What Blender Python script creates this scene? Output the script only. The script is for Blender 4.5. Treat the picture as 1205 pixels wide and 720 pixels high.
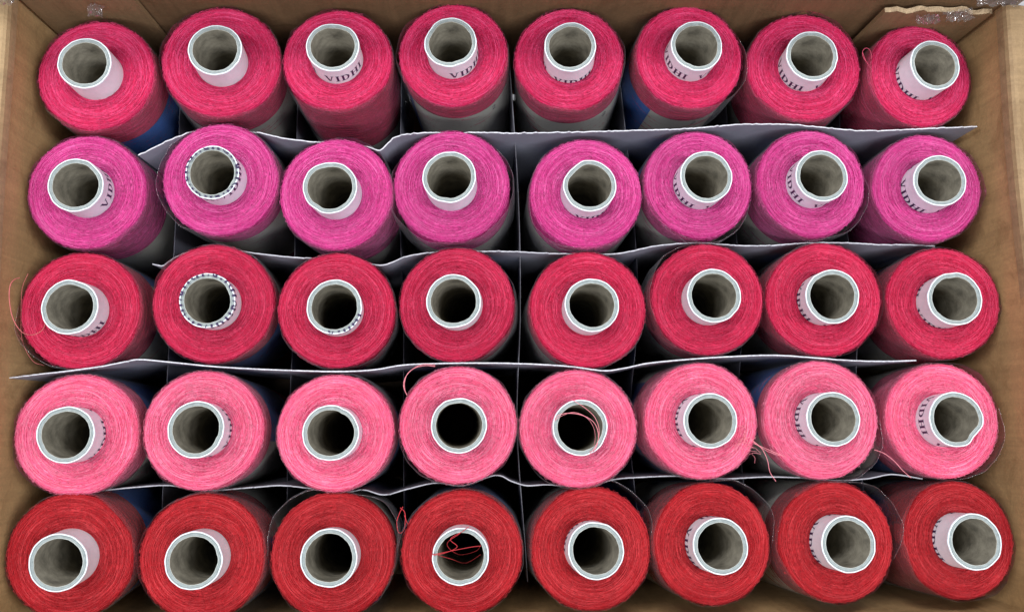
import bpy, bmesh, math, random
import numpy as np
from mathutils import Vector, Matrix, Euler

for o in list(bpy.data.objects):
    bpy.data.objects.remove(o)
scene = bpy.context.scene
col = scene.collection
MM = 0.001
PI = math.pi

# ------------------------------------------------------------------ camera
IMG_W, IMG_H = 1205.0, 720.0
FPX = 1040.0                      # focal length in photo pixels
NADIR = (572.0, 495.0)            # pixel straight below the lens
CAM_H = 345.0                     # mm above the wound tops
CAM_ROT = Euler((0.1295, -0.029, 0.0), 'XYZ')
for _ in range(30):               # aim so that straight down lands on NADIR
    n = CAM_ROT.to_matrix().transposed() @ Vector((0, 0, -1))
    px, py = IMG_W / 2 + FPX * n.x / -n.z, IMG_H / 2 - FPX * n.y / -n.z
    CAM_ROT.x += (NADIR[1] - py) / FPX * 0.9
    CAM_ROT.y += (NADIR[0] - px) / FPX * 0.9 * (-1 if False else 1)
R3 = CAM_ROT.to_matrix()
cam_data = bpy.data.cameras.new('camera')
cam = bpy.data.objects.new('camera', cam_data)
col.objects.link(cam)
cam.location = (0, 0, CAM_H * MM)
cam.rotation_euler = CAM_ROT
cam_data.sensor_width = 36
cam_data.lens = FPX / IMG_W * 36
cam_data.clip_start = 0.01
cam_data.clip_end = 20
scene.camera = cam

def at(px, py, z=0.0):
    """photo pixel -> point (mm) on the level z"""
    d = R3 @ Vector(((px - IMG_W / 2) / FPX, -(py - IMG_H / 2) / FPX, -1.0))
    t = (z - CAM_H) / d.z
    return Vector((d.x * t, d.y * t, z))

def project(p):
    v = R3.transposed() @ (Vector(p) - Vector((0, 0, CAM_H)))
    return IMG_W / 2 + FPX * v.x / -v.z, IMG_H / 2 - FPX * v.y / -v.z

# ------------------------------------------------------------------ light
world = bpy.data.worlds.new('World')
scene.world = world
world.use_nodes = True
bg = world.node_tree.nodes['Background']
bg.inputs[0].default_value = (0.80, 0.90, 1.0, 1)
bg.inputs[1].default_value = 0.06

def area(name, loc, size, size_y, power, colr, target=(0, 0.03, 0)):
    l = bpy.data.lights.new(name, 'AREA')
    l.shape = 'RECTANGLE'; l.size = size; l.size_y = size_y
    l.energy = power; l.color = colr
    o = bpy.data.objects.new(name, l); col.objects.link(o)
    o.location = loc
    o.rotation_euler = (Vector(target) - Vector(loc)).to_track_quat('-Z', 'Y').to_euler()
    return o
# tube lamps round the table; the photographer and phone leave the middle dark
area('ceiling_lamp', (0.05, -0.78, 1.15), 0.9, 0.22, 9.5, (0.95, 0.97, 1.0))
area('ceiling_lamp', (-0.10, 0.76, 1.15), 0.9, 0.22, 11.5, (0.97, 0.98, 1.0))
area('ceiling_lamp', (-0.86, 0.05, 1.15), 0.22, 0.7, 9.5, (0.97, 0.98, 1.0))
area('ceiling_lamp', (0.90, -0.05, 1.15), 0.22, 0.7, 12.0, (0.95, 0.97, 1.0))

scene.view_settings.view_transform = 'Standard'
scene.view_settings.look = 'None'
scene.view_settings.exposure = 0.0
scene.view_settings.gamma = 1.0
scene.render.engine = 'CYCLES'
scene.cycles.max_bounces = 8
scene.cycles.transparent_max_bounces = 24
scene.render.resolution_x = 1024
scene.render.resolution_y = 611

# ------------------------------------------------------------------ helpers
def tag(o, label=None, cat=None, group=None, kind=None):
    if label: o['label'] = label
    if cat: o['category'] = cat
    if group: o['group'] = group
    if kind: o['kind'] = kind
    return o

def empty(name, loc=(0, 0, 0)):
    o = bpy.data.objects.new(name, None)
    o.empty_display_size = 0.01
    col.objects.link(o); o.location = loc
    return o

def mesh_from(name, V, F, mats=(), smooth=True, mi=None, tone=None):
    me = bpy.data.meshes.new(name)
    V = np.asarray(V, dtype=np.float32)
    me.from_pydata(V.tolist(), [], F)
    for m in mats: me.materials.append(m)
    if smooth: me.polygons.foreach_set('use_smooth', [True] * len(me.polygons))
    if mi is not None: me.polygons.foreach_set('material_index', mi)
    if tone is not None:
        a = me.attributes.new('tone', 'FLOAT', 'POINT')
        a.data.foreach_set('value', np.asarray(tone, dtype=np.float32))
    me.update()
    return me

def obj(name, me, parent=None, loc=(0, 0, 0)):
    o = bpy.data.objects.new(name, me)
    col.objects.link(o); o.location = loc
    if parent: o.parent = parent
    return o

class Nodes:
    def __init__(s, name):
        s.m = bpy.data.materials.new(name); s.m.use_nodes = True
        s.t = s.m.node_tree
        s.b = s.t.nodes['Principled BSDF']; s.out = s.t.nodes['Material Output']
    def n(s, typ, **kw):
        nd = s.t.nodes.new(typ)
        for k, v in kw.items():
            if k.startswith('i_'):
                key = k[2:]
                nd.inputs[int(key) if key.isdigit() else key.replace('_', ' ')].default_value = v
            else: setattr(nd, k, v)
        return nd
    def l(s, a, b): s.t.links.new(a, b)
    def mix(s, fac, a, b, blend='MIX'):
        nd = s.n('ShaderNodeMix', data_type='RGBA', blend_type=blend)
        for inp, v in ((nd.inputs[0], fac), (nd.inputs[6], a), (nd.inputs[7], b)):
            if isinstance(v, bpy.types.NodeSocket): s.l(v, inp)
            else: inp.default_value = v if not isinstance(v, tuple) or len(v) == 4 else (*v, 1)
        return nd.outputs[2]
    def rng(s, v, a, b, c, d):
        nd = s.n('ShaderNodeMapRange'); s.l(v, nd.inputs[0])
        for i, x in enumerate((a, b, c, d)): nd.inputs[i + 1].default_value = x
        return nd.outputs[0]
    def noise(s, scale, detail=3, rough=0.6, vec=None, dist=0.0):
        nd = s.n('ShaderNodeTexNoise'); nd.inputs['Scale'].default_value = scale
        nd.inputs['Detail'].default_value = detail; nd.inputs['Roughness'].default_value = rough
        nd.inputs['Distortion'].default_value = dist
        if vec is None:
            tc = s.n('ShaderNodeTexCoord'); vec = tc.outputs['Object']
        s.l(vec, nd.inputs['Vector'])
        return nd.outputs['Fac']
    def bump(s, h, strength, dist):
        nd = s.n('ShaderNodeBump'); s.l(h, nd.inputs['Height'])
        nd.inputs['Strength'].default_value = strength; nd.inputs['Distance'].default_value = dist
        s.l(nd.outputs[0], s.b.inputs['Normal'])
    def scaled(s, x, y, z, src='Object'):
        tc = s.n('ShaderNodeTexCoord'); mp = s.n('ShaderNodeMapping')
        s.l(tc.outputs[src], mp.inputs[0]); mp.inputs['Scale'].default_value = (x, y, z)
        return mp.outputs[0]

# ------------------------------------------------------------------ materials
def thread_material(name, c, dark, light):
    N = Nodes(name)
    at_ = N.n('ShaderNodeAttribute', attribute_name='tone')
    tone = at_.outputs['Fac']
    info = N.n('ShaderNodeObjectInfo')
    fine = N.noise(2600, 3, 0.7)
    patch = N.noise(120, 2, 0.5)
    c1 = N.mix(N.rng(tone, 0.0, 0.5, 0, 1), dark, c)
    c2 = N.mix(N.rng(tone, 0.55, 1.0, 0, 0.75), c1, light)
    c3 = N.mix(N.rng(fine, 0.35, 0.75, 0, 0.30), c2, light)
    c4 = N.mix(N.rng(patch, 0.3, 0.7, 0.0, 0.22), c3, dark)
    hs = N.n('ShaderNodeHueSaturation')
    N.l(N.rng(info.outputs['Random'], 0, 1, 0.94, 1.06), hs.inputs['Value'])
    N.l(c4, hs.inputs['Color'])
    N.l(hs.outputs[0], N.b.inputs['Base Color'])
    N.b.inputs['Roughness'].default_value = 0.62
    N.b.inputs['Specular IOR Level'].default_value = 0.20
    N.b.inputs['Sheen Weight'].default_value = 0.03
    N.b.inputs['Sheen Tint'].default_value = (1, 0.8, 0.85, 1)
    # cross-wound relief on the sides
    tc = N.n('ShaderNodeTexCoord'); sp = N.n('ShaderNodeSeparateXYZ'); N.l(tc.outputs['Object'], sp.inputs[0])
    ang = N.n('ShaderNodeMath', operation='ARCTAN2'); N.l(sp.outputs[1], ang.inputs[0]); N.l(sp.outputs[0], ang.inputs[1])
    hs_ = []
    for sgn in (1, -1):
        ma = N.n('ShaderNodeMath', operation='MULTIPLY_ADD'); N.l(ang.outputs[0], ma.inputs[0])
        ma.inputs[1].default_value = 0.0048 * sgn; N.l(sp.outputs[2], ma.inputs[2])
        mb = N.n('ShaderNodeMath', operation='MULTIPLY'); N.l(ma.outputs[0], mb.inputs[0]); mb.inputs[1].default_value = 9000
        sn = N.n('ShaderNodeMath', operation='SINE'); N.l(mb.outputs[0], sn.inputs[0]); hs_.append(sn.outputs[0])
    ad = N.n('ShaderNodeMath', operation='ADD'); N.l(hs_[0], ad.inputs[0]); N.l(hs_[1], ad.inputs[1])
    ad2 = N.n('ShaderNodeMath', operation='ADD'); N.l(ad.outputs[0], ad2.inputs[0]); N.l(fine, ad2.inputs[1])
    N.bump(ad2.outputs[0], 0.35, 0.0001)
    return N.m

THREADS = [
    thread_material('thread_cerise',  (0.700, 0.014, 0.104), (0.55, 0.008, 0.070), (0.88, 0.12, 0.30)),
    thread_material('thread_magenta', (0.680, 0.043, 0.272), (0.50, 0.018, 0.180), (0.86, 0.19, 0.48)),
    thread_material('thread_crimson', (0.580, 0.009, 0.064), (0.46, 0.005, 0.042), (0.78, 0.09, 0.19)),
    thread_material('thread_pink',    (0.900, 0.122, 0.275), (0.76, 0.060, 0.160), (0.97, 0.36, 0.50)),
    thread_material('thread_red',     (0.440, 0.0075, 0.015), (0.35, 0.004, 0.009), (0.66, 0.065, 0.075)),
]
LOOSE = [thread_material('loose_' + str(i), c, tuple(x * .8 for x in c), tuple(min(1, x * 1.15) for x in c)) for i, c in enumerate(
    [(0.75, 0.10, 0.18), (0.75, 0.15, 0.4), (0.58, 0.15, 0.15), (0.85, 0.28, 0.33), (0.55, 0.04, 0.05)])]

def simple(name, c, rough=0.6, spec=0.4, var=0.12, scale=300, bump=0.0, bd=0.0002):
    N = Nodes(name)
    f = N.noise(scale, 5, 0.7)
    lo = tuple(x * (1 - var) for x in c); hi = tuple(min(1, x * (1 + var)) for x in c)
    N.l(N.mix(N.rng(f, 0.3, 0.7, 0, 1), lo, hi), N.b.inputs['Base Color'])
    N.b.inputs['Roughness'].default_value = rough
    N.b.inputs['Specular IOR Level'].default_value = spec
    if bump: N.bump(f, bump, bd)
    return N.m

paper_white = simple('tube_white_paper', (0.82, 0.88, 0.95), 0.35, 0.5, 0.06, 260, 0.15)
paper_edge = simple('tube_cut_edge', (0.28, 0.32, 0.32), 0.55, 0.4, 0.25, 500, 0.4, 0.0003)
paper_inner = simple('tube_inner_kraft', (0.30, 0.275, 0.22), 0.5, 0.4, 0.5, 160, 0.25, 0.0004)
ink = simple('purple_black_ink', (0.035, 0.018, 0.075), 0.5, 0.3, 0.3, 900)
label_cream = simple('label_cream', (0.60, 0.58, 0.50), 0.4, 0.4, 0.05, 100)
label_blue = simple('label_blue', (0.008, 0.13, 0.50), 0.3, 0.5, 0.15, 100)
label_ink = simple('label_ink', (0.03, 0.03, 0.06), 0.5, 0.3, 0.1, 100)
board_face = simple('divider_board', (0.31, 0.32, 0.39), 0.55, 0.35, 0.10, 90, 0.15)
board_shaded = simple('shaded_divider_board', (0.13, 0.13, 0.16), 0.6, 0.3, 0.12, 90, 0.15)  # divider board with the shade of the deep gaps put into its colour
SOFT_EDGE = simple('divider_soft_edge', (0.52, 0.52, 0.57), 0.8, 0.2, 0.3, 700, 0.3)
board_edge = simple('divider_torn_edge', (0.66, 0.66, 0.71), 0.8, 0.2, 0.3, 900, 0.3)
corr_edge = simple('cardboard_cut_edge', (0.47, 0.35, 0.22), 0.8, 0.2, 0.3, 700, 0.6, 0.0006)

def cardboard(name, c, axis):
    N = Nodes(name)
    st = {'x': (14, 260, 14), 'y': (260, 14, 14), 'z': (240, 240, 9)}[axis]
    f1 = N.noise(1.0, 5, 0.7, N.scaled(*st))
    f2 = N.noise(22, 4, 0.6)
    f3 = N.noise(700, 3, 0.7)
    v1 = N.mix(N.rng(f1, 0.3, 0.7, 0, 1), tuple(x * 0.78 for x in c), tuple(x * 1.14 for x in c))
    v2 = N.mix(N.rng(f2, 0.35, 0.75, 0, 0.45), v1, tuple(x * 0.62 for x in c))
    v3 = N.mix(N.rng(f3, 0.45, 0.8, 0, 0.3), v2, tuple(min(1, x * 1.5) for x in c))
    f4 = N.noise(55, 5, 0.75, None, 1.2)
    v3 = N.mix(N.rng(f4, 0.52, 0.68, 0, 0.55), v3, (c[0] * .55, c[1] * .50, c[2] * .45))
    N.l(v3, N.b.inputs['Base Color'])
    N.b.inputs['Roughness'].default_value = 0.6
    N.b.inputs['Specular IOR Level'].default_value = 0.3
    ad = N.n('ShaderNodeMath', operation='ADD'); N.l(f1, ad.inputs[0]); N.l(f3, ad.inputs[1])
    N.bump(ad.outputs[0], 0.35, 0.0005)
    return N.m
KRAFT = (0.51, 0.32, 0.15)
kraft_wall = cardboard('cardboard_wall', KRAFT, 'z')
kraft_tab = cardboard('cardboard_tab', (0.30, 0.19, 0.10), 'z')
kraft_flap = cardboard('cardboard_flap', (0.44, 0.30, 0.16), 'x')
kraft_flap_shaded = cardboard('cardboard_flap_shaded', (0.37, 0.245, 0.13), 'x')  # flap board again, the right side's weaker light put into the colour
kraft_back = cardboard('cardboard_back_wall', (0.25, 0.145, 0.075), 'z')  # redder board of its own, plus weaker front light put into the colour
kraft_floor = cardboard('cardboard_floor', (0.12, 0.075, 0.04), 'x')  # board colour darkened to carry the shade down between the spools

def film_material(name, base, haze):
    N = Nodes(name)
    nt = N.t
    nt.nodes.remove(N.b)
    tr = N.n('ShaderNodeBsdfTransparent'); tr.inputs[0].default_value = (0.97, 0.97, 0.98, 1)
    gl = N.n('ShaderNodeBsdfGlossy'); gl.inputs['Roughness'].default_value = 0.16
    df = N.n('ShaderNodeBsdfDiffuse'); df.inputs[0].default_value = (0.85, 0.86, 0.92, 1)
    f = N.noise(1.0, 3, 0.6, N.scaled(160, 160, 40), 0.6)
    bp = N.n('ShaderNodeBump'); N.l(f, bp.inputs['Height']); bp.inputs['Strength'].default_value = 0.6; bp.inputs['Distance'].default_value = 0.001
    N.l(bp.outputs[0], gl.inputs['Normal'])
    lw = N.n('ShaderNodeLayerWeight'); lw.inputs[0].default_value = 0.35
    m1 = N.n('ShaderNodeMixShader')
    N.l(N.rng(lw.outputs['Fresnel'], 0, 1, base, 0.5), m1.inputs[0])
    m2 = N.n('ShaderNodeMixShader')
    N.l(N.rng(lw.outputs['Facing'], 0.5, 1, haze * 0.3, haze), m2.inputs[0])
    N.l(tr.outputs[0], m2.inputs[1]); N.l(df.outputs[0], m2.inputs[2])
    N.l(m2.outputs[0], m1.inputs[1]); N.l(gl.outputs[0], m1.inputs[2])
    N.l(m1.outputs[0], N.out.inputs[0])
    return N.m
film = film_material('clear_film', 0.06, 0.15)
film_rim = film_material('clear_film_rim', 0.06, 0.30)
tape = film_material('clear_tape', 0.18, 0.22)
table_mat = simple('table_top', (0.55, 0.56, 0.58), 0.5, 0.3, 0.05, 30)

# ------------------------------------------------------------------ surroundings
L = 100.0            # spool body length (mm)
FLOOR = -L - 2.0
me = mesh_from('table_top', np.array([(-700, -700, FLOOR - 8), (700, -700, FLOOR - 8), (700, 700, FLOOR - 8), (-700, 700, FLOOR - 8)]) * MM,
               [(0, 1, 2, 3)], [table_mat], False)
tag(obj('table_top', me), kind='structure')

# ------------------------------------------------------------------ box
# inner wall lines, found on the level of the wound tops
c_bl = at(38, 22); c_br = at(1151, 26); c_fr = at(1209, 712); c_fl = at(-3, 737)
c_bl.y = c_br.y = (c_bl.y + c_br.y) / 2
box = empty('cardboard_box', (0, 0, (FLOOR - 4) * MM))
tag(box, 'open brown corrugated cardboard box holding five rows of thread spools', 'box')

def lift(p, z): return Vector((p[0], p[1], z))

def panel(name, p0, p1, z0, z1, thick, outward, mats, nx=40, nz=12, lean=0.0, amp=0.8, seed=0, jag=0.4, parent=box, bulge=0.0):
    """standing board from p0 to p1 (inner face), thickness towards outward; top edge slightly uneven"""
    rnd = random.Random(seed)
    d = Vector((p1[0] - p0[0], p1[1] - p0[1], 0)); ln = d.length
    out = Vector(outward).normalized()
    ph = [rnd.uniform(0, 6.28) for _ in range(6)]
    V = []; F = []; mi = []
    for side in (0, 1):
        for j in range(nz + 1):
            for i in range(nx + 1):
                u = i / nx; w = j / nz
                b = amp * (math.sin(u * 7 + ph[0]) * math.sin(w * 4 + ph[1]) + 0.5 * math.sin(u * 19 + ph[2]) * w)
                off = side * thick + lean * w + b + amp + bulge * max(0, math.sin(PI * u)) ** .55
                z = z0 + (z1 - z0) * w
                if j == nz: z += jag * (math.sin(u * 31 + ph[3]) + rnd.uniform(-.5, .5))
                p = Vector((p0[0], p0[1], 0)) + d * u + out * off
                V.append((p.x, p.y, z))
    W = nx + 1; S = W * (nz + 1)
    def q(a, b, c, e, m): F.append((a, b, c, e)); mi.append(m)
    for j in range(nz):
        for i in range(nx):
            a = j * W + i
            q(a, a + 1, a + W + 1, a + W, 0); q(S + a, S + a + W, S + a + W + 1, S + a + 1, 0)
    for i in range(nx):
        a = nz * W + i; q(a, a + 1, S + a + 1, S + a, 1)
        q(i, S + i, S + i + 1, i + 1, 1)
    for j in range(nz):
        for a in (j * W, j * W + nx): q(a, a + W, S + a + W, S + a, 0)
    origin = Vector(parent.location) / MM if parent else Vector((0, 0, 0))
    V = [((v[0] - origin.x) * MM, (v[1] - origin.y) * MM, (v[2] - origin.z) * MM) for v in V]
    return obj(name, mesh_from(name, V, F, mats, False, mi), parent)

ZL = 17.0
# left and right walls with flaps folded outward at the lip
panel('side_wall', c_bl + Vector((0, 6, 0)), c_fl + Vector((0, -7, 0)), FLOOR, ZL - 1.6, 3.0, (-1, 0, 0), [kraft_wall, corr_edge], 60, 14, seed=2, amp=0.5, jag=0.1)
panel('side_wall', c_fr + Vector((0, -7, 0)), c_br + Vector((0, 6, 0)), FLOOR, ZL - 1.6, 3.0, (1, 0, 0), [kraft_wall, corr_edge], 60, 14, seed=3, amp=0.5, jag=0.1)
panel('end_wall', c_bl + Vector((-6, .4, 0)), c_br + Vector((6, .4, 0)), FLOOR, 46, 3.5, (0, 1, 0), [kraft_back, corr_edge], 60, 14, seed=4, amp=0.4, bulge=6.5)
panel('end_wall', c_fl + Vector((-6, -.4, 0)), c_fr + Vector((6, -.4, 0)), FLOOR, 20, 3.5, (0, -1, 0), [kraft_wall, corr_edge], 60, 14, seed=5, amp=0.3, lean=3.0)

def sheet(name, rows, mats, thick, parent=box, seed=0):
    """slab from a grid of mm points (rows of equal length); second surface below by thick"""
    n = len(rows); m = len(rows[0]); V = []; F = []; mi = []
    for s in (0, 1):
        for r in rows:
            for p in r: V.append((p[0], p[1], p[2] - s * thick))
    S = n * m
    for j in range(n - 1):
        for i in range(m - 1):
            a = j * m + i
            F.append((a, a + 1, a + m + 1, a + m)); mi.append(0)
            F.append((S + a, S + a + m, S + a + m + 1, S + a + 1)); mi.append(0)
    for i in range(m - 1):
        F.append((i, S + i, S + i + 1, i + 1)); mi.append(0 if name == 'flap' else 1)
        a = (n - 1) * m + i; F.append((a, a + 1, S + a + 1, S + a)); mi.append(1)
    for j in range(n - 1):
        a = j * m; F.append((a, a + m, S + a + m, S + a)); mi.append(1)
        a = j * m + m - 1; F.append((a, S + a, S + a + m, a + m)); mi.append(1)
    og = Vector(parent.location) / MM
    V = [((v[0] - og.x) * MM, (v[1] - og.y) * MM, (v[2] - og.z) * MM) for v in V]
    return obj(name, mesh_from(name, V, F, mats, False, mi), parent)

def flap(p0, p1, sgn, width, seed):
    rnd = random.Random(seed); rows = []
    prof = [(-.9, -3.0), (-.8, -1.0), (-.2, 0.5), (.8, 1.2), (2.2, 1.3), (5, .7), (11, -0.8), (20, -3), (45, -8), (width, -13)]
    for dx, dz in prof:
        r = []
        for i in range(41):
            u = i / 40; p = p0.lerp(p1, u)
            r.append((p.x + sgn * (dx + 0.5 + 0.35 * math.sin(u * 11 + seed)), p.y, ZL + dz + 0.4 * math.sin(u * 9 + seed) * (1 if dx < 5 else 2) + 0.6))
        rows.append(r)
    sheet('flap', rows, [kraft_flap if sgn < 0 else kraft_flap_shaded, corr_edge], 2.2)
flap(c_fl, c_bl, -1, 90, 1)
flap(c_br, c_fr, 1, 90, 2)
# corner tabs standing inside the back wall
tl0 = at(38, 16); tl1 = at(168, 22); tr0 = at(1026, 26); tr1 = at(1150, 20)
yb = c_bl.y + 0.2
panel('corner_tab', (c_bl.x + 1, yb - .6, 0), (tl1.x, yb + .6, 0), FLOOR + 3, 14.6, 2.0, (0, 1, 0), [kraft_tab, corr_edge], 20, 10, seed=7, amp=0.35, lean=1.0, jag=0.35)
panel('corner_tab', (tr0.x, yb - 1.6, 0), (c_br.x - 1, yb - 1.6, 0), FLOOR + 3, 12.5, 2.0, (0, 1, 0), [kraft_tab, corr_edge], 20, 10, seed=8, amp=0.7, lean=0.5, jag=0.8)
# floor of the box
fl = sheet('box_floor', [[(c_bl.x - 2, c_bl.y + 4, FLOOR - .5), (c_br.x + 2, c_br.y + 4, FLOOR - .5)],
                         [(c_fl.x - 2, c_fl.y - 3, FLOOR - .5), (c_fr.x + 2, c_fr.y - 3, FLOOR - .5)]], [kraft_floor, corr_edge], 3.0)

def crumple(name, px0, py0, px1, py1, z, w, seed, parent=box, mat=tape, dz=2.5):
    rnd = random.Random(seed); a = at(px0, py0, z); b = at(px1, py1, z); n = 14; m = 6; V = []; F = []
    og = Vector(parent.location) / MM
    nrm = Vector((-(b - a).y, (b - a).x, 0)).normalized()
    for j in range(m):
        for i in range(n):
            p = a.lerp(b, i / (n - 1)) + nrm * (w * (j / (m - 1) - .5)) + Vector((rnd.uniform(-.4, .4), rnd.uniform(-.4, .4), rnd.uniform(-dz, dz) * .5))
            V.append(((p - og) * MM)[:])
    for j in range(m - 1):
        for i in range(n - 1):
            k = j * n + i; F.append((k, k + 1, k + n + 1, k + n))
    return obj(name, mesh_from(name, V, F, [mat], False), parent)
crumple('clear_tape', 1078, 24, 1106, 22, 12, 3.5, 1)
crumple('clear_tape', 1112, 20, 1145, 17, 14, 4.5, 2)
crumple('clear_tape', 104, 12, 122, 14, 9, 5, 3)
crumple('clear_tape', 1150, 1, 1215, 2, 23, 4, 4)
crumple('clear_tape', -6, 0, 18, 1, 23, 3, 5)

# ------------------------------------------------------------------ spools
R_BODY = 22.4; R_TUBE = 10.35; R_IN = 8.5; H_TUBE = 10.4

def profile(s):
    """path along the wound top: s = mm from the tube outwards, then over the shoulder and down"""
    r0 = 10.0; rs = R_BODY - 1.9; flat = rs - r0
    if s < flat:
        r = r0 + s
        z = -1.3 * math.exp(-(s / 1.6) ** 2) + 0.45 * math.sin(PI * s / flat) - 0.0
        return r, z, 0.0, 1.0
    a = (s - flat) / 2.2
    if a < PI / 2:
        return rs + 1.9 * math.sin(a), -2.2 + 2.2 * math.cos(a), math.sin(a), math.cos(a)
    return R_BODY, -2.2 - (s - flat - 2.2 * PI / 2), 1.0, 0.0
S_TOP = R_BODY - 1.9 - 10.0
S_SIDE = S_TOP + 2.2 * PI / 2

def winding_mesh(seed):
    rnd = random.Random(seed); V = []; F = []; tone = []
    # core body
    seg = 96
    ss = [0.0] + [0.35 * i for i in range(1, int((S_SIDE + 1) / 0.35))]
    prof = [profile(s)[:2] for s in ss] + [(R_BODY, -z) for z in (5, 8, 12, 20, 35, 60, 80, 97)] + [(R_BODY - 1.6, -L), (9.6, -L)]
    for (r, z) in prof:
        for k in range(seg):
            a = 2 * PI * k / seg
            rr = r - 0.22 if z > -L + 1 else r
            V.append((rr * math.cos(a), rr * math.sin(a), z - (0.12 if z > -3 else 0))); tone.append(0.10)
    for j in range(len(prof) - 1):
        for k in range(seg):
            a = j * seg + k; b = j * seg + (k + 1) % seg
            F.append((a, a + seg, b + seg, b))
    nv = len(V)
    VS = [np.array(V)]; TS = [np.array(tone)]
    def strand(s0, s1, a0, a1, rad, tn, wob, base, lift_):
        nonlocal nv
        n = max(5, int(abs(a1 - a0) / math.radians(7.5)) + 1)
        ph = [rnd.uniform(0, 6.3) for _ in range(4)]
        ring = np.zeros((n, 3, 3))
        for i in range(n):
            u = i / (n - 1); a = a0 + (a1 - a0) * u
            s = s0 + (s1 - s0) * u + wob * (math.sin(2.3 * a + ph[0]) + .5 * math.sin(5.1 * a + ph[1]) + .25 * math.sin(13 * a + ph[2])) * .6
            s = max(0.15, s)
            r, z, nr, nz = profile(s)
            e = lift_ + 0.10 * math.sin(3.7 * a + ph[3])
            if i == 0 or i == n - 1: e -= 0.35
            ca, sa = math.cos(a), math.sin(a)
            c = np.array(((r + nr * e) * ca, (r + nr * e) * sa, z + nz * e))
            t = np.array((-sa, ca, 0)); nn = np.array((nr * ca, nr * sa, nz)); bb = np.cross(t, nn)
            for k in range(3):
                an = k * 2 * PI / 3 + 0.5
                ring[i, k] = c + rad * (math.cos(an) * nn + math.sin(an) * bb)
        VS.append(ring.reshape(-1, 3)); TS.append(np.full(n * 3, tn))
        for i in range(n - 1):
            for k in range(3):
                p = nv + i * 3 + k; q = nv + i * 3 + (k + 1) % 3
                F.append((p, q, q + 3, p + 3))
        nv += n * 3
    # concentric turns on the top
    s = 0.2
    while s < S_TOP + 1.2:
        for layer in range(3):
            a = rnd.uniform(0, 6.28); end = a + 2 * PI
            while a < end:
                da = math.radians(rnd.choice((20, 30, 45, 70, 110)) * rnd.uniform(.7, 1.2))
                tn = min(1, max(0, rnd.gauss(0.50, 0.20)))
                if rnd.random() < 0.07: tn = rnd.uniform(.85, 1)
                if rnd.random() < 0.08: tn = rnd.uniform(0, .2)
                strand(s + rnd.gauss(0, .22), s + rnd.gauss(0, .38), a, a + da, rnd.uniform(.10, .17), tn,
                       abs(rnd.gauss(0, .10)), 0, -0.16 + 0.13 * layer + rnd.uniform(-.07, .05))
                a += da * rnd.uniform(.8, 1.05)
        s += 0.27
    # stray turns that wander over the others
    for _ in range(200):
        s0 = rnd.uniform(0.5, S_TOP); a = rnd.uniform(0, 6.28)
        strand(s0, s0 + rnd.gauss(0, 1.3), a, a + rnd.uniform(.4, 1.8), rnd.uniform(.09, .15), rnd.choice((.2, .6, .9, 1.0)), .12, 0, 0.20)
    # shoulder and side: shallow crossing helices
    for _ in range(330):
        s0 = rnd.uniform(S_TOP + .4, S_TOP + 34); a = rnd.uniform(0, 6.28); da = rnd.uniform(.8, 2.0)
        sl = rnd.choice((-1, 1)) * rnd.uniform(2.0, 4.2)
        if s0 < S_TOP + 3: sl *= .3
        s1 = max(S_TOP - .3, s0 + sl * da)
        strand(s0, s1, a, a + da, rnd.uniform(.12, .19), min(1, max(0, rnd.gauss(.42, .2))), .1, 0, rnd.uniform(-.12, .05))
    # short fuzz fibres
    for _ in range(1700):
        s0 = rnd.uniform(0.4, S_SIDE); a = rnd.uniform(0, 6.28)
        r = profile(s0)[0]; da = rnd.uniform(.6, 2.2) / r
        strand(s0, s0 + rnd.gauss(0, 1.1), a, a + da, rnd.uniform(.035, .075), rnd.uniform(.8, 1), .05, 0, rnd.uniform(.2, .55))
    V = np.concatenate(VS) * MM
    V[:, 2] += L * MM
    return mesh_from('winding', V, F, [THREADS[0]], True, None, np.concatenate(TS))
WIND = [winding_mesh(100 + i) for i in range(7)]

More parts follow.
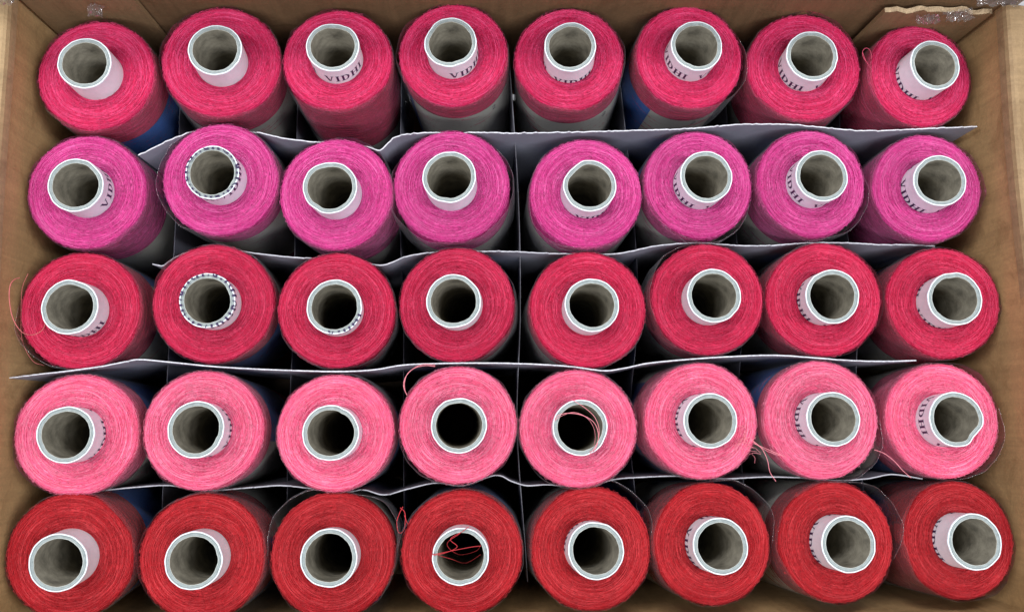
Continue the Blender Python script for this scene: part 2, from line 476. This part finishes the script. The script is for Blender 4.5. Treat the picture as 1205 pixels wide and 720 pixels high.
def tube_mesh(seed, dent=None):
    rnd = random.Random(seed); seg = 96
    ph = [rnd.uniform(0, 6.3) for _ in range(6)]; ell = rnd.uniform(0, .16)
    prof = [(R_TUBE - .05, -6, 0), (R_TUBE, 2, 0), (R_TUBE, 6, 0), (R_TUBE + .03, H_TUBE - .9, 0), (R_TUBE + .10, H_TUBE - .35, 0), (R_TUBE + .02, H_TUBE - .02, 0), (R_TUBE - .25, H_TUBE + .08, 0),
            (R_TUBE - .40, H_TUBE, 0), (R_TUBE - .52, H_TUBE - .35, 1), (R_TUBE - 1.2, H_TUBE - .45, 1), (R_IN + .34, H_TUBE - .35, 1), (R_IN + .22, H_TUBE - .10, 2), (R_IN + .10, H_TUBE - .10, 2),
            (R_IN, H_TUBE - .6, 3), (R_IN, H_TUBE - 6, 3), (R_IN, H_TUBE - 20, 3), (R_IN, -35, 3), (R_IN, -65, 3), (R_IN, -L + .5, 3)]
    V = []; F = []; mi = []
    for j, (r, z, _) in enumerate(prof):
        top = max(0, min(1, (z - 2) / (H_TUBE - 2)))
        inner = r < R_TUBE - .7
        for k in range(seg):
            a = 2 * PI * k / seg
            dr = top * (ell * math.cos(2 * (a - ph[0])) + .07 * math.sin(3 * a + ph[1]))
            if inner and z > H_TUBE - 4: dr += .05 * math.sin(3 * a + ph[2]) + .035 * math.sin(11 * a + ph[3]) + .025 * math.sin(23 * a + ph[4])
            elif z > H_TUBE - 1: dr += .035 * math.sin(9 * a + ph[2]) + .03 * math.sin(17 * a + ph[5])
            dz = (.10 * math.sin(2 * a + ph[3]) + .06 * math.sin(11 * a + ph[4])) * (1 if z > H_TUBE - 2 else 0)
            if dent:
                for (da, depth, width) in dent:
                    w = math.cos(a - math.radians(da)); g = math.exp(-((1 - w) / width) ** 1.5)
                    dr -= depth * g * top ** 2; dz -= .25 * depth * g * top ** 2
            if 1 <= j <= 2 and z < 7: dr *= .5
            V.append(((r + dr) * math.cos(a) * MM, (r + dr) * math.sin(a) * MM, (z + dz + L) * MM))
    mats = (0, 0, 0, 0, 0, 0, 0, 1, 1, 1, 2, 2, 3, 3, 3, 3, 3, 3)
    for j in range(len(prof) - 1):
        for k in range(seg):
            a = j * seg + k; b = j * seg + (k + 1) % seg
            F.append((a, b, b + seg, a + seg)); mi.append(mats[j])
    return mesh_from('tube', V, F, [paper_white, paper_edge, rim_light, paper_inner], True, mi)
rim_light = simple('tube_inner_lip', (0.48, 0.51, 0.49), 0.5, 0.4, 0.25, 900, 0.3)

# serif capitals drawn as strokes: (x0,y0,x1,y1,width0,width1) in units of cap height
def glyph(ch):
    st = []
    def serif(x, y, w=.42): st.append((x - w / 2, y, x + w / 2, y, .07, .07))
    if ch == 'I':
        st.append((.22, .03, .22, .97, .2, .2)); serif(.22, .035); serif(.22, .965); return st, .44
    if ch == 'V':
        st.append((.16, .96, .46, .03, .21, .18)); st.append((.78, .96, .50, .03, .09, .09)); serif(.16, .965, .36); serif(.78, .965, .30); return st, .94
    if ch == 'H':
        for x in (.22, .76): st.append((x, .03, x, .97, .2, .2)); serif(x, .035); serif(x, .965)
        st.append((.3, .5, .7, .5, .09, .09)); return st, .98
    if ch == 'D':
        st.append((.22, .03, .22, .97, .2, .2)); serif(.2, .035, .36); serif(.2, .965, .36)
        pts = [(.25, .95), (.50, .93), (.68, .80), (.76, .60), (.76, .40), (.68, .20), (.50, .07), (.25, .05)]
        w = [.07, .09, .15, .2, .2, .15, .09, .07]
        for i in range(7): st.append((*pts[i], *pts[i + 1], w[i], w[i + 1]))
        return st, .92
    if ch == '2':
        pts = [(.1, .75), (.3, .95), (.55, .9), (.6, .7), (.4, .4), (.1, .08)]
        for i in range(5): st.append((*pts[i], *pts[i + 1], .12, .12))
        st.append((.1, .06, .65, .06, .12, .12)); return st, .75
    return st, .5

def lettering_mesh(words, height, place, spacing=.10, name='lettering', mat=None):
    """words: list of (text, start_u mm); place(u, v, k) -> point"""
    V = []; F = []; kk = 0
    for text, u0 in words:
        u = u0
        for ch in text:
            st, adv = glyph(ch)
            for (x0, y0, x1, y1, w0, w1) in st:
                n = 6; dx, dy = x1 - x0, y1 - y0; ln = math.hypot(dx, dy); nx, ny = -dy / ln, dx / ln; kk += 1
                base = len(V)
                for i in range(n + 1):
                    t = i / n; x = x0 + dx * t; y = y0 + dy * t; w = w0 + (w1 - w0) * t
                    for sg in (-.5, .5):
                        V.append(place(u + (x + nx * w * sg) * height, (y + ny * w * sg) * height, kk % 7))
                for i in range(n): F.append((base + 2 * i, base + 2 * i + 1, base + 2 * i + 3, base + 2 * i + 2))
            u += (adv + spacing) * height
    return mesh_from(name, V, F, [mat or ink], False)

def tube_lettering(phi_c, z0, rim=False, single=False):
    hgt = 4.15; width = (.94 + .44 + .92 + .98 + .44 + .4) * hgt
    period = 2 * PI * R_TUBE / (4 if rim else 3)
    words = [('VIDHI', math.radians(phi_c) * R_TUBE - width / 2 + i * period) for i in range(4 if rim else 1 if single else 3)]
    def place(u, v, k):
        a = u / R_TUBE; zz = z0 + v; e = .05 + .006 * k; lip = H_TUBE - .2
        if zz < lip:
            r = R_TUBE + e + (.13 if zz > H_TUBE - 1.2 else 0); z = zz
        else:
            r = R_TUBE - (zz - lip) * .9; z = H_TUBE + .14 + .006 * k
            r = max(r, R_TUBE - 1.1)
        return (r * math.cos(a) * MM, r * math.sin(a) * MM, (z + L) * MM)
    return lettering_mesh(words, hgt, place)

def band_mesh(name, r, z0, z1, a0, a1, mat, bulge=0.0):
    n = max(6, int((a1 - a0) / 6)); V = []; F = []
    zs = [z0 + (z1 - z0) * i / 4 for i in range(5)]
    for i in range(n + 1):
        a = math.radians(a0 + (a1 - a0) * i / n)
        for z in zs:
            rr = r + .06 * math.sin(5 * a + z * .1); V.append((rr * math.cos(a) * MM, rr * math.sin(a) * MM, (z + L) * MM))
    for i in range(n):
        for j in range(4):
            p = i * 5 + j; F.append((p, p + 5, p + 6, p + 1))
    return mesh_from(name, V, F, [mat])

def film_mesh(seed, flares):
    rnd = random.Random(seed); seg = 120
    ph = [rnd.uniform(0, 6.3) for _ in range(8)]
    zs = [(1.0), (.2), -.8, -2, -4, -8, -14, -22, -34, -48, -62]
    V = []; F = []
    for j, z in enumerate(zs):
        for k in range(seg):
            a = 2 * PI * k / seg
            lob = .35 * math.sin(4 * a + ph[0]) ** 2 + .12 * math.sin(9 * a + ph[1] + z * .08) + .10 * math.sin(21 * a + ph[2] - z * .15)
            r = R_BODY + .42 + max(0, lob)
            if j < 3: r -= .5 * (3 - j) / 3 * (1 + .6 * math.sin(3 * a + ph[3]))
            up = .5 * math.sin(3 * a + ph[3]) + .45 * math.sin(7 * a + ph[4]) + .2 * math.sin(17 * a + ph[5])
            for (fa, amt, wd) in flares:
                g = math.exp(-((1 - math.cos(a - math.radians(fa))) / (1 - math.cos(math.radians(wd)))) ** 1.6)
                r += amt * g * (1 if z > -30 else .4); up += (.5 + .9) * g
            up -= .9
            zz = z + (up if j < 2 else up * .5 if j == 2 else 0)
            V.append((r * math.cos(a) * MM, r * math.sin(a) * MM, (zz + L) * MM))
    for j in range(len(zs) - 1):
        for k in range(seg):
            a = j * seg + k; b = j * seg + (k + 1) % seg
            F.append((a, a + seg, b + seg, b))
    mi = [0] * len(F); n0 = len(V)
    for k in range(seg):            # rolled cut edge of the film
        x, y, z = V[k]; r = math.hypot(x, y); q = (r + .11 * MM) / r
        V.append((x * q, y * q, z + .03 * MM))
    for k in range(seg):
        a = 2 * PI * k / seg
        if any(amt >= 1.5 and math.cos(a - math.radians(fa)) > math.cos(math.radians(wd * 1.25)) for fa, amt, wd in flares):
            F.append((k, (k + 1) % seg, n0 + (k + 1) % seg, n0 + k)); mi.append(1)
    return mesh_from('wrapper', V, F, [film, film_rim], True, mi)

def thread_tube(points, rad, mat, name='loose_thread', inv=None, tone=.7, seed=1):
    """smooth tube through world mm points"""
    P = [Vector(p) for p in points]; Q = []
    P2 = [P[0] * 2 - P[1]] + P + [P[-1] * 2 - P[-2]]
    for i in range(1, len(P2) - 2):
        a, b, c, d = P2[i - 1], P2[i], P2[i + 1], P2[i + 2]
        for k in range(8):
            t = k / 8
            Q.append(.5 * ((2 * b) + (c - a) * t + (2 * a - 5 * b + 4 * c - d) * t * t + (3 * b - a - 3 * c + d) * t ** 3))
    Q.append(P[-1])
    V = []; F = []
    for i, q in enumerate(Q):
        t = (Q[min(i + 1, len(Q) - 1)] - Q[max(i - 1, 0)]).normalized()
        n = t.cross(Vector((.31, .2, .93))).normalized(); b = t.cross(n)
        for k in range(5):
            an = k * 2 * PI / 5; p = q + (n * math.cos(an) + b * math.sin(an)) * rad
            p = p * MM
            if inv: p = inv @ p
            V.append(p[:])
    for i in range(len(Q) - 1):
        for k in range(5): F.append((i * 5 + k, i * 5 + (k + 1) % 5, i * 5 + 5 + (k + 1) % 5, i * 5 + 5 + k))
    return V, F

# measured on the photograph: wound-top centre and radius, rim centre
S = [
 [(113,88,69,99.5,74),(260.5,72.5,69.5,254,58.3),(397,70,65,390.3,50),(533,64,65,528,48.6),(669.5,69,65,669.8,53.6),(811.6,67,64.5,820.6,54),(946,78.7,67,955.3,65.6),(1083.4,89,63.5,1105,75.6)],
 [(102,225.6,69,89.2,218),(259,211,68,249.4,203.5),(395,228,67.5,387.5,220.7),(531,218,69,528,208),(690,227,67,694,218),(822.5,216.6,65.5,832,208),(955,215.5,65.5,967.4,207),(1091.2,221,65.5,1105.8,212.6)],
 [(95,365,70,82.5,361),(251.5,357,71,245.9,354),(396.5,364.7,69,394.6,361.3),(537,358,68.6,532,354.6),(692,363.5,69.7,697,358.6),(833,352,67,840,348),(969.4,352.4,68,979,349),(1110,356,66.5,1121.5,350.7)],
 [(90,511.2,72,78,511),(239.4,505.8,71,231,504.7),(394.3,509,69.5,389,509),(539.6,500,70,540.5,500.5),(680.4,503.4,70,682.4,502.4),(826,494.8,69,837,495),(967,493.4,70.5,981.4,492.6),(1109.5,494.5,68,1125,492.6)],
 [(82,655,74,69,662.5),(237.7,655,74,228,659),(391.7,653,73.5,387.5,655.4),(543.5,649.8,72.5,541.7,654.4),(696,644.8,72,703,645.5),(838,639.6,71,849,641.3),(984.2,637.4,70.5,1001.5,636.6),(1128.8,635,68.5,1147.7,636.4)],
]
# lettering on the tubes: (col,row): (angle of word centre, height of its foot), 'rim' = printed over the lip
TXT = {(2,0):(-65,1.3),(3,0):(-48,0.2),(4,0):(-80,-2.6),(5,0):(-150,0.7),(6,0):(-145,-.6),(7,0):(-150,-2.6),
       (0,1):(5,1.3),(4,1):(-70,-2.5),(5,1):(-155,0),(6,1):(-170,1.3),(7,1):(-150,-1.2),
       (0,2):(-72,0),(6,2):(188,-1),(7,2):(-120,-3),(0,3):(-15,-2.8),(1,3):(5,-2.0),(5,3):(170,-1.8),(6,3):(175,-1.3),(7,3):(165,1.6),
       (4,4):(140,-2.4),(5,4):(190,-1),(6,4):(180,-2.4),(7,4):(180,-2.8),
       (1,1):(-30,7.4),(1,2):(-60,7.6),(2,2):(-60,8.9)}
RIM = {(1,1),(1,2)}
FLARE = {(0,2):[(215,1.6,32)],(3,1):[(215,2.2,40),(-20,1.8,45)],(5,1):[(-70,2.0,35)],(7,3):[(-35,1.7,36),(55,1.2,26)],(6,4):[(28,4.2,36)],
         (5,4):[(42,3.6,36)],(2,4):[(135,3.2,35),(35,3.5,25)],(4,4):[(50,3.4,35)],(6,3):[(-45,2.6,35)],(4,1):[(225,2.2,30)],(0,0):[(-30,1,30)],
         (6,1):[(-40,1.8,35)],(1,1):[(190,1.5,50),(-50,1.2,40)],(5,0):[(-30,1.8,40)],(5,2):[(150,1.6,40)],(3,3):[(-140,.8,30)],(2,2):[(-30,1,30)]}
# label: centre angle of the cream sector, drop of its upper edge
LAB = {(0,0):(142,16),(1,0):(-50,18),(2,0):(-75,42),(3,0):(-40,13),(4,0):(-75,14),(5,0):(-22,14),(7,0):(20,48),
       (0,1):(-45,26),(1,1):(-60,14),(2,1):(-30,30),(3,1):(-75,18),(4,1):(-120,16),(5,1):(-60,12),(6,1):(-120,18),(7,1):(-110,40),
       (0,2):(-70,22),(1,2):(90,14),(2,2):(40,30),(4,2):(210,14),(6,3):(-60,9),(2,4):(60,12),(6,4):(160,16),(7,4):(200,40),(5,4):(200,30),(6,0):(-100,30)}
DENT = {(4,1):[(135,.9,.10)],(7,3):[(-40,1.1,.06)],(2,0):[(80,.35,.08)],(3,0):[(150,.4,.03),(-70,.3,.02)],(2,1):[(100,.35,.08),(-125,.3,.02)],(0,2):[(70,.5,.06)],(4,0):[(120,.5,.08)],(1,2):[(20,.4,.08)],
        (3,1):[(-100,.3,.02)],(7,2):[(95,.4,.02)],(0,1):[(40,.3,.04)],(5,4):[(200,.2,.1)]}
ROWS = ['back row', 'second row', 'middle row', 'fourth row', 'front row']
COLN = ['leftmost', 'second from left', 'third from left', 'fourth from left', 'fourth from right', 'third from right', 'second from right', 'rightmost']
TONE = ['cerise pink', 'magenta', 'crimson', 'light pink', 'deep red']
LOOK = {(0,0):'plain white tube leaning outward, blue label patch below',(2,0):'whole printed word facing the front',(3,0):'printed word on front right of tube',
        (5,0):'blue and cream label showing below',(7,0):'long tube in the box corner',(0,1):'print on right side of tube',(1,1):'dark print wrapped all over the tube rim',
        (4,1):'tube rim flattened at upper left',(2,1):'plain tube with torn inner lip',(0,2):'thin loop of thread hanging over its left edge',(1,2):'black and white beaded print round tube rim',
        (3,3):'small thread loop at upper left',(4,3):'pale threads lying in its tube',(5,3):'frayed fuzzy ends at lower right',(6,3):'curved loose thread at lower right',(7,3):'dented tube rim and bold print',
        (3,4):'red threads stretched across its tube',(6,4):'clear wrapper bulging on its right',(7,4):'long tube leaning right in the box corner',(0,4):'near the left wall',(7,1):'beside the right wall',
        (2,4):'clear wrapper edge standing at upper left',(6,1):'bold print on left of tube'}

spools = {}
rs = random.Random(11)
for r in range(5):
    for c in range(8):
        cx, cy, rp, rx, ry = S[r][c]
        rnd = random.Random(r * 17 + c * 3 + 5)
        top = at(cx, cy, 0.0)
        depth = -(R3.transposed() @ (top - Vector((0, 0, CAM_H)))).z
        rad = rp * depth / FPX / math.hypot(1, 0) * 0.985
        rim = at(rx, ry, H_TUBE)
        tilt = (rim - top); tx, ty = tilt.x / H_TUBE, tilt.y / H_TUBE
        k = 0.72; tx *= k; ty *= k
        m = math.hypot(tx, ty); lim = 0.075
        if m > lim: tx *= lim / m; ty *= lim / m
        axis = Vector((tx, ty, 1)).normalized()
        base = top - axis * L
        root = empty('thread_spool', base * MM)
        root.rotation_euler = Vector((0, 0, 1)).rotation_difference(axis).to_euler()
        lab = f'{TONE[r]} spool, {COLN[c]} in the {ROWS[r]}'
        if (c, r) in LOOK: lab = f'{TONE[r]} spool {COLN[c]} in {ROWS[r]}, ' + LOOK[(c, r)]
        lab = ' '.join(lab.split()[:16])
        tag(root, lab, 'thread spool', 'thread spools standing in the cardboard box')
        bpy.context.view_layer.update
        sc = rad / R_BODY
        w = obj('thread_winding', WIND[(r * 3 + c * 2 + (r * c) % 3) % 7], root)
        w.scale = (sc, sc, 1); w.rotation_euler = (0, 0, rnd.uniform(0, 6.28))
        w.material_slots[0].link = 'OBJECT'; w.material_slots[0].material = THREADS[r]
        t = obj('paper_tube', tube_mesh(r * 50 + c, DENT.get((c, r), [(rnd.uniform(0, 360), rnd.uniform(.06, .20), rnd.choice((.01, .02, .05))) for _ in range(2)])), root)
        if (c, r) in TXT:
            a, z0 = TXT[(c, r)]
            obj('lettering', tube_lettering(a, z0, (c, r) in RIM, (c, r) in ((2, 2), (0, 2), (0, 1), (3, 0), (4, 1))), t)
        fa = LAB.get((c, r), (rnd.uniform(0, 360), rnd.uniform(14, 30)))
        lb = obj('paper_label', band_mesh('paper_label', R_BODY + .2, -fa[1] - 55, -fa[1], fa[0] - 105, fa[0] + 105, label_cream), root)
        lb.scale = (sc, sc, 1)
        bb = obj('blue_panel', band_mesh('blue_panel', R_BODY + .22, -fa[1] - 55, -fa[1], fa[0] + 105, fa[0] + 255, label_blue), lb)
        if (c, r) in ((3, 0), (4, 0), (5, 0)):
            aa = {3: -48, 4: -50, 5: -78}[c]; dz = fa[1] + 5.5
            lm = lettering_mesh([('2', math.radians(aa) * R_BODY)], 3.2,
                lambda u, v, kx: ((R_BODY + .32 + .005 * kx) * math.cos(u / R_BODY) * MM, (R_BODY + .32 + .005 * kx) * math.sin(u / R_BODY) * MM, (L - dz + v) * MM), mat=label_ink)
            obj('numeral', lm, lb)
        fm = obj('clear_wrapper', film_mesh(r * 31 + c * 7, FLARE.get((c, r), [(rnd.uniform(0, 360), rnd.uniform(.2, .8), 30)])), root)
        fm.scale = (sc, sc, 1)
        spools[(c, r)] = root
bpy.context.view_layer.update()

# ------------------------------------------------------------------ loose thread ends (parts of their spools)
def loose(cr, pts, rad=.17, mat=None, jitter=0):
    root = spools[cr]; inv = root.matrix_world.inverted()
    P = [at(x, y, z) for (x, y, z) in pts]
    V, F = thread_tube(P, rad, None, inv=inv)
    me = mesh_from('loose_thread', V, F, [mat or LOOSE[cr[1]]], True, None, [.7] * len(V))
    obj('loose_thread', me, root)

loose((0,2), [(54,378,1),(50,388,3),(38,394,6),(25,390,10),(15,374,12.5),(11,352,13),(12,336,13),(17,329,11),(23,327,8)])
loose((0,2), [(33,322,0),(26,340,1),(25,370,0),(26,400,-2),(38,424,-4),(52,430,-6)], .10)
loose((3,3), [(512,431,1),(500,430,2),(486,434,3),(477,444,3),(475,455,2),(479,465,0)], .13)
loose((3,3), [(512,429,1),(496,429,3),(481,438,3),(476,450,3),(477,462,0)], .12)
loose((4,3), [(652,496,9),(656,489,11.5),(668,486,12),(684,488,12),(697,495,11),(703,505,9),(704,518,10),(699,530,11.2),(690,538,6)], .13)
loose((4,3), [(672,470,9),(678,473,11),(690,481,12),(700,491,11),(705,505,9),(703,520,10.5),(695,533,11.2),(686,541,4)], .11)
loose((4,3), [(650,500,8),(656,492,11),(674,485,10),(690,491,8),(699,504,5),(700,520,7),(694,532,11)], .09)
loose((5,3), [(884,517,2),(896,527,2),(903,541,2),(906,555,1),(913,566,0)], .12)
loose((5,3), [(888,522,2),(900,527,3),(914,533,3),(924,537,3)], .11)
loose((5,3), [(886,520,2),(902,530,3),(918,536,3)], .09)
loose((6,3), [(1029,529,1),(1040,533,3),(1052,542,3),(1062,553,3),(1072,562,2)], .13)
loose((3,4), [(509,652,10.8),(520,650,11.5),(540,646,12),(556,643,11.8),(566,642,11)], .12)
loose((3,4), [(510,653,11),(524,650,12),(538,643,12),(530,634,11),(544,625,12),(552,619,11)], .12)
loose((3,4), [(552,619,10.8),(540,628,10),(526,640,6),(540,652,-4),(560,648,-4),(566,640,2)], .10)
loose((3,4), [(509,651,11),(530,657,3),(548,662,-8),(566,652,-4)], .10)
loose((3,4), [(474,596,-2),(470,604,-1),(467,614,-1),(469,626,-3),(475,624,-3),(477,612,-2),(476,602,-2),(471,597,-2)], .15)
loose((3,4), [(476,606,-2),(480,616,-1),(484,610,0)], .14)
loose((7,0), [(1021,75,2),(1016,68,3),(1015,61,3),(1019,57,3),(1024,60,2),(1026,70,1)], .10)
loose((7,0), [(1015,62,3),(1020,74,2),(1030,86,1),(1042,94,1)], .09)
# frayed ends
rnd = random.Random(5); V = []; F = []
root = spools[(5, 3)]; inv = root.matrix_world.inverted()
for _ in range(26):
    x0, y0 = rnd.gauss(876, 9), rnd.gauss(522, 8); a = rnd.uniform(0, 6.28); ln = rnd.uniform(5, 15)
    pts = [at(x0, y0, .4), at(x0 + ln * .5 * math.cos(a) + rnd.gauss(0, 1.5), y0 + ln * .5 * math.sin(a) + rnd.gauss(0, 1.5), rnd.uniform(1, 2.2)), at(x0 + ln * math.cos(a + .4), y0 + ln * math.sin(a + .4), .7)]
    v, f = thread_tube(pts, .055, None, inv=inv); o_ = len(V); V += v; F += [tuple(i + o_ for i in q) for q in f]
fr = obj('frayed_fibres', mesh_from('frayed_fibres', V, F, [LOOSE[3]], True, None, [.8] * len(V)), root)
tag(fr, kind='stuff')

# ------------------------------------------------------------------ dividers
def divider(name, pix, ztop, zbot, label, seed, thick=.40, ragged=.28, zvar=None, edge=None):
    rnd = random.Random(seed)
    P = [at(x, y, ztop) for x, y in pix]
    # resample smoothly
    Q = []; P2 = [P[0] * 2 - P[1]] + P + [P[-1] * 2 - P[-2]]
    for i in range(1, len(P2) - 2):
        a, b, c, d = P2[i - 1], P2[i], P2[i + 1], P2[i + 2]
        m = max(3, int((c - b).length / 1.2))
        for k in range(m):
            t = k / m; Q.append(.5 * ((2 * b) + (c - a) * t + (2 * a - 5 * b + 4 * c - d) * t * t + (3 * b - a - 3 * c + d) * t ** 3))
    Q.append(P[-1])
    n = len(Q); og = Vector((Q[n // 2].x, Q[n // 2].y, zbot))
    root_loc = og * MM
    zr = [0, -.5, -6, -30, zbot - ztop]
    V = []; F = []; mi = []
    jag = [rnd.gauss(0, ragged) + (rnd.uniform(.3, .8) if rnd.random() < .03 else 0) for _ in range(n)]
    for i, q in enumerate(Q):
        t = (Q[min(i + 1, n - 1)] - Q[max(i - 1, 0)]); nn = Vector((-t.y, t.x, 0)).normalized()
        dzv = -sum(d * math.exp(-((q.x - at(xc, 150 if seed == 1 else 300, 0).x) / (w * .33)) ** 2) for xc, w, d in (zvar or ()))
        for s in (-1, 1):
            for j, z in enumerate(zr):
                wth = thick * .5 * (1.0 + (.25 * rnd.random() if j == 0 else 0))
                p = q + nn * (s * wth); zz = ztop + z + (dzv + jag[i] if j < 2 else 0)
                if j == len(zr) - 1: zz = zbot
                V.append(((p.x - og.x) * MM, (p.y - og.y) * MM, (zz - og.z) * MM))
    m = len(zr); W = 2 * m
    for i in range(n - 1):
        a = i * W; b = a + W
        for j in range(m - 1):
            F.append((a + j, a + j + 1, b + j + 1, b + j)); mi.append(0)
            F.append((a + m + j, b + m + j, b + m + j + 1, a + m + j + 1)); mi.append(0)
        F.append((a, b, b + m, a + m)); mi.append(1)
        F.append((a + m - 1, a + W - 1, b + W - 1, b + m - 1)); mi.append(0)
    for a in (0, (n - 1) * W):
        for j in range(m - 1): F.append((a + j, a + m + j, a + m + j + 1, a + j + 1)); mi.append(1)
    o = obj(name, mesh_from(name, V, F, [board_shaded if edge and edge is not SOFT_EDGE else board_face, edge or board_edge], False, mi), None, root_loc)
    tag(o, label, 'divider', 'grey card dividers between the spools')
    return o

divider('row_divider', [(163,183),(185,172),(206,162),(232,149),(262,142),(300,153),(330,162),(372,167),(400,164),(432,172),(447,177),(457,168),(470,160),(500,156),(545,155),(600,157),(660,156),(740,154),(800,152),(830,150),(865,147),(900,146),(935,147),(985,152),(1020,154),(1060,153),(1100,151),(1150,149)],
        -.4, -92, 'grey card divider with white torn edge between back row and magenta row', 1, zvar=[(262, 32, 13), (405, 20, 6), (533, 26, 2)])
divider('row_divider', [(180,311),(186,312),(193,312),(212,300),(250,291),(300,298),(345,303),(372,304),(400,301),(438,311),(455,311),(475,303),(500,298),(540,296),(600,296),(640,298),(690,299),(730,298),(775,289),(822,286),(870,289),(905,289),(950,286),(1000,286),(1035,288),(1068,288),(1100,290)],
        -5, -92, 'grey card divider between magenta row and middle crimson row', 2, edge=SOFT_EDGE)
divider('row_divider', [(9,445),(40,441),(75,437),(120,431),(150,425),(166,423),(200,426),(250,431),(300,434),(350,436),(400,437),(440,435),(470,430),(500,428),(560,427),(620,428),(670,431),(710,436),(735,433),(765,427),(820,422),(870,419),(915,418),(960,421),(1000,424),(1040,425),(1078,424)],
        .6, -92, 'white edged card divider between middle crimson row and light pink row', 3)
GREY_DIM = simple('divider_dim_edge', (0.14, 0.14, 0.16), 0.8, 0.2, 0.2, 900)  # edge colour dimmed to carry the shade of the gap
GREY_EDGE = simple('divider_shaded_edge', (0.40, 0.40, 0.44), 0.8, 0.2, 0.2, 900, 0.3)  # edge greyed: dimness of the lower-set divider put into the colour
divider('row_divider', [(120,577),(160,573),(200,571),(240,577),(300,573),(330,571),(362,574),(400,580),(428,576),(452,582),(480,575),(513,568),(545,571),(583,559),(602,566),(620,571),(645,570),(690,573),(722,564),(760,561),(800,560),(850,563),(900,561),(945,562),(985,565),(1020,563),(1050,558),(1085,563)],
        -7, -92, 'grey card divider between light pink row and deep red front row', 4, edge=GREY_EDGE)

for c in range(7):
    pts = []
    for r in range(5):
        a, b = S[r][c], S[r][c + 1]
        pts.append((((a[0] + a[2]) + (b[0] - b[2])) / 2, (a[1] + b[1]) / 2))
    # shift to where the gap lies lower down: same world x as at the tops
    ztop = [-26, -32, -28, -14, -26, -32, -26][c]
    W = [at(x, y, 0) for x, y in pts]
    W = [W[0] + (W[0] - W[1]) * .12] + W + [W[-1] + (W[-1] - W[-2]) * .3]
    pix = [project((p.x, p.y, ztop)) for p in W]
    lbl = ['leftmost grey cross divider between the first and second spool columns', 'grey cross divider between the second and third spool columns', 'grey cross divider between the third and fourth spool columns',
           'grey cross divider in the wide dark gap between fourth and fifth columns', 'grey cross divider between the fifth and sixth spool columns', 'grey cross divider between the sixth and seventh spool columns',
           'rightmost grey cross divider between the seventh and eighth spool columns'][c]
    divider('cross_divider', pix, ztop, -94, lbl, 20 + c, thick=.28, ragged=.1, edge=GREY_DIM if c == 3 else board_shaded)
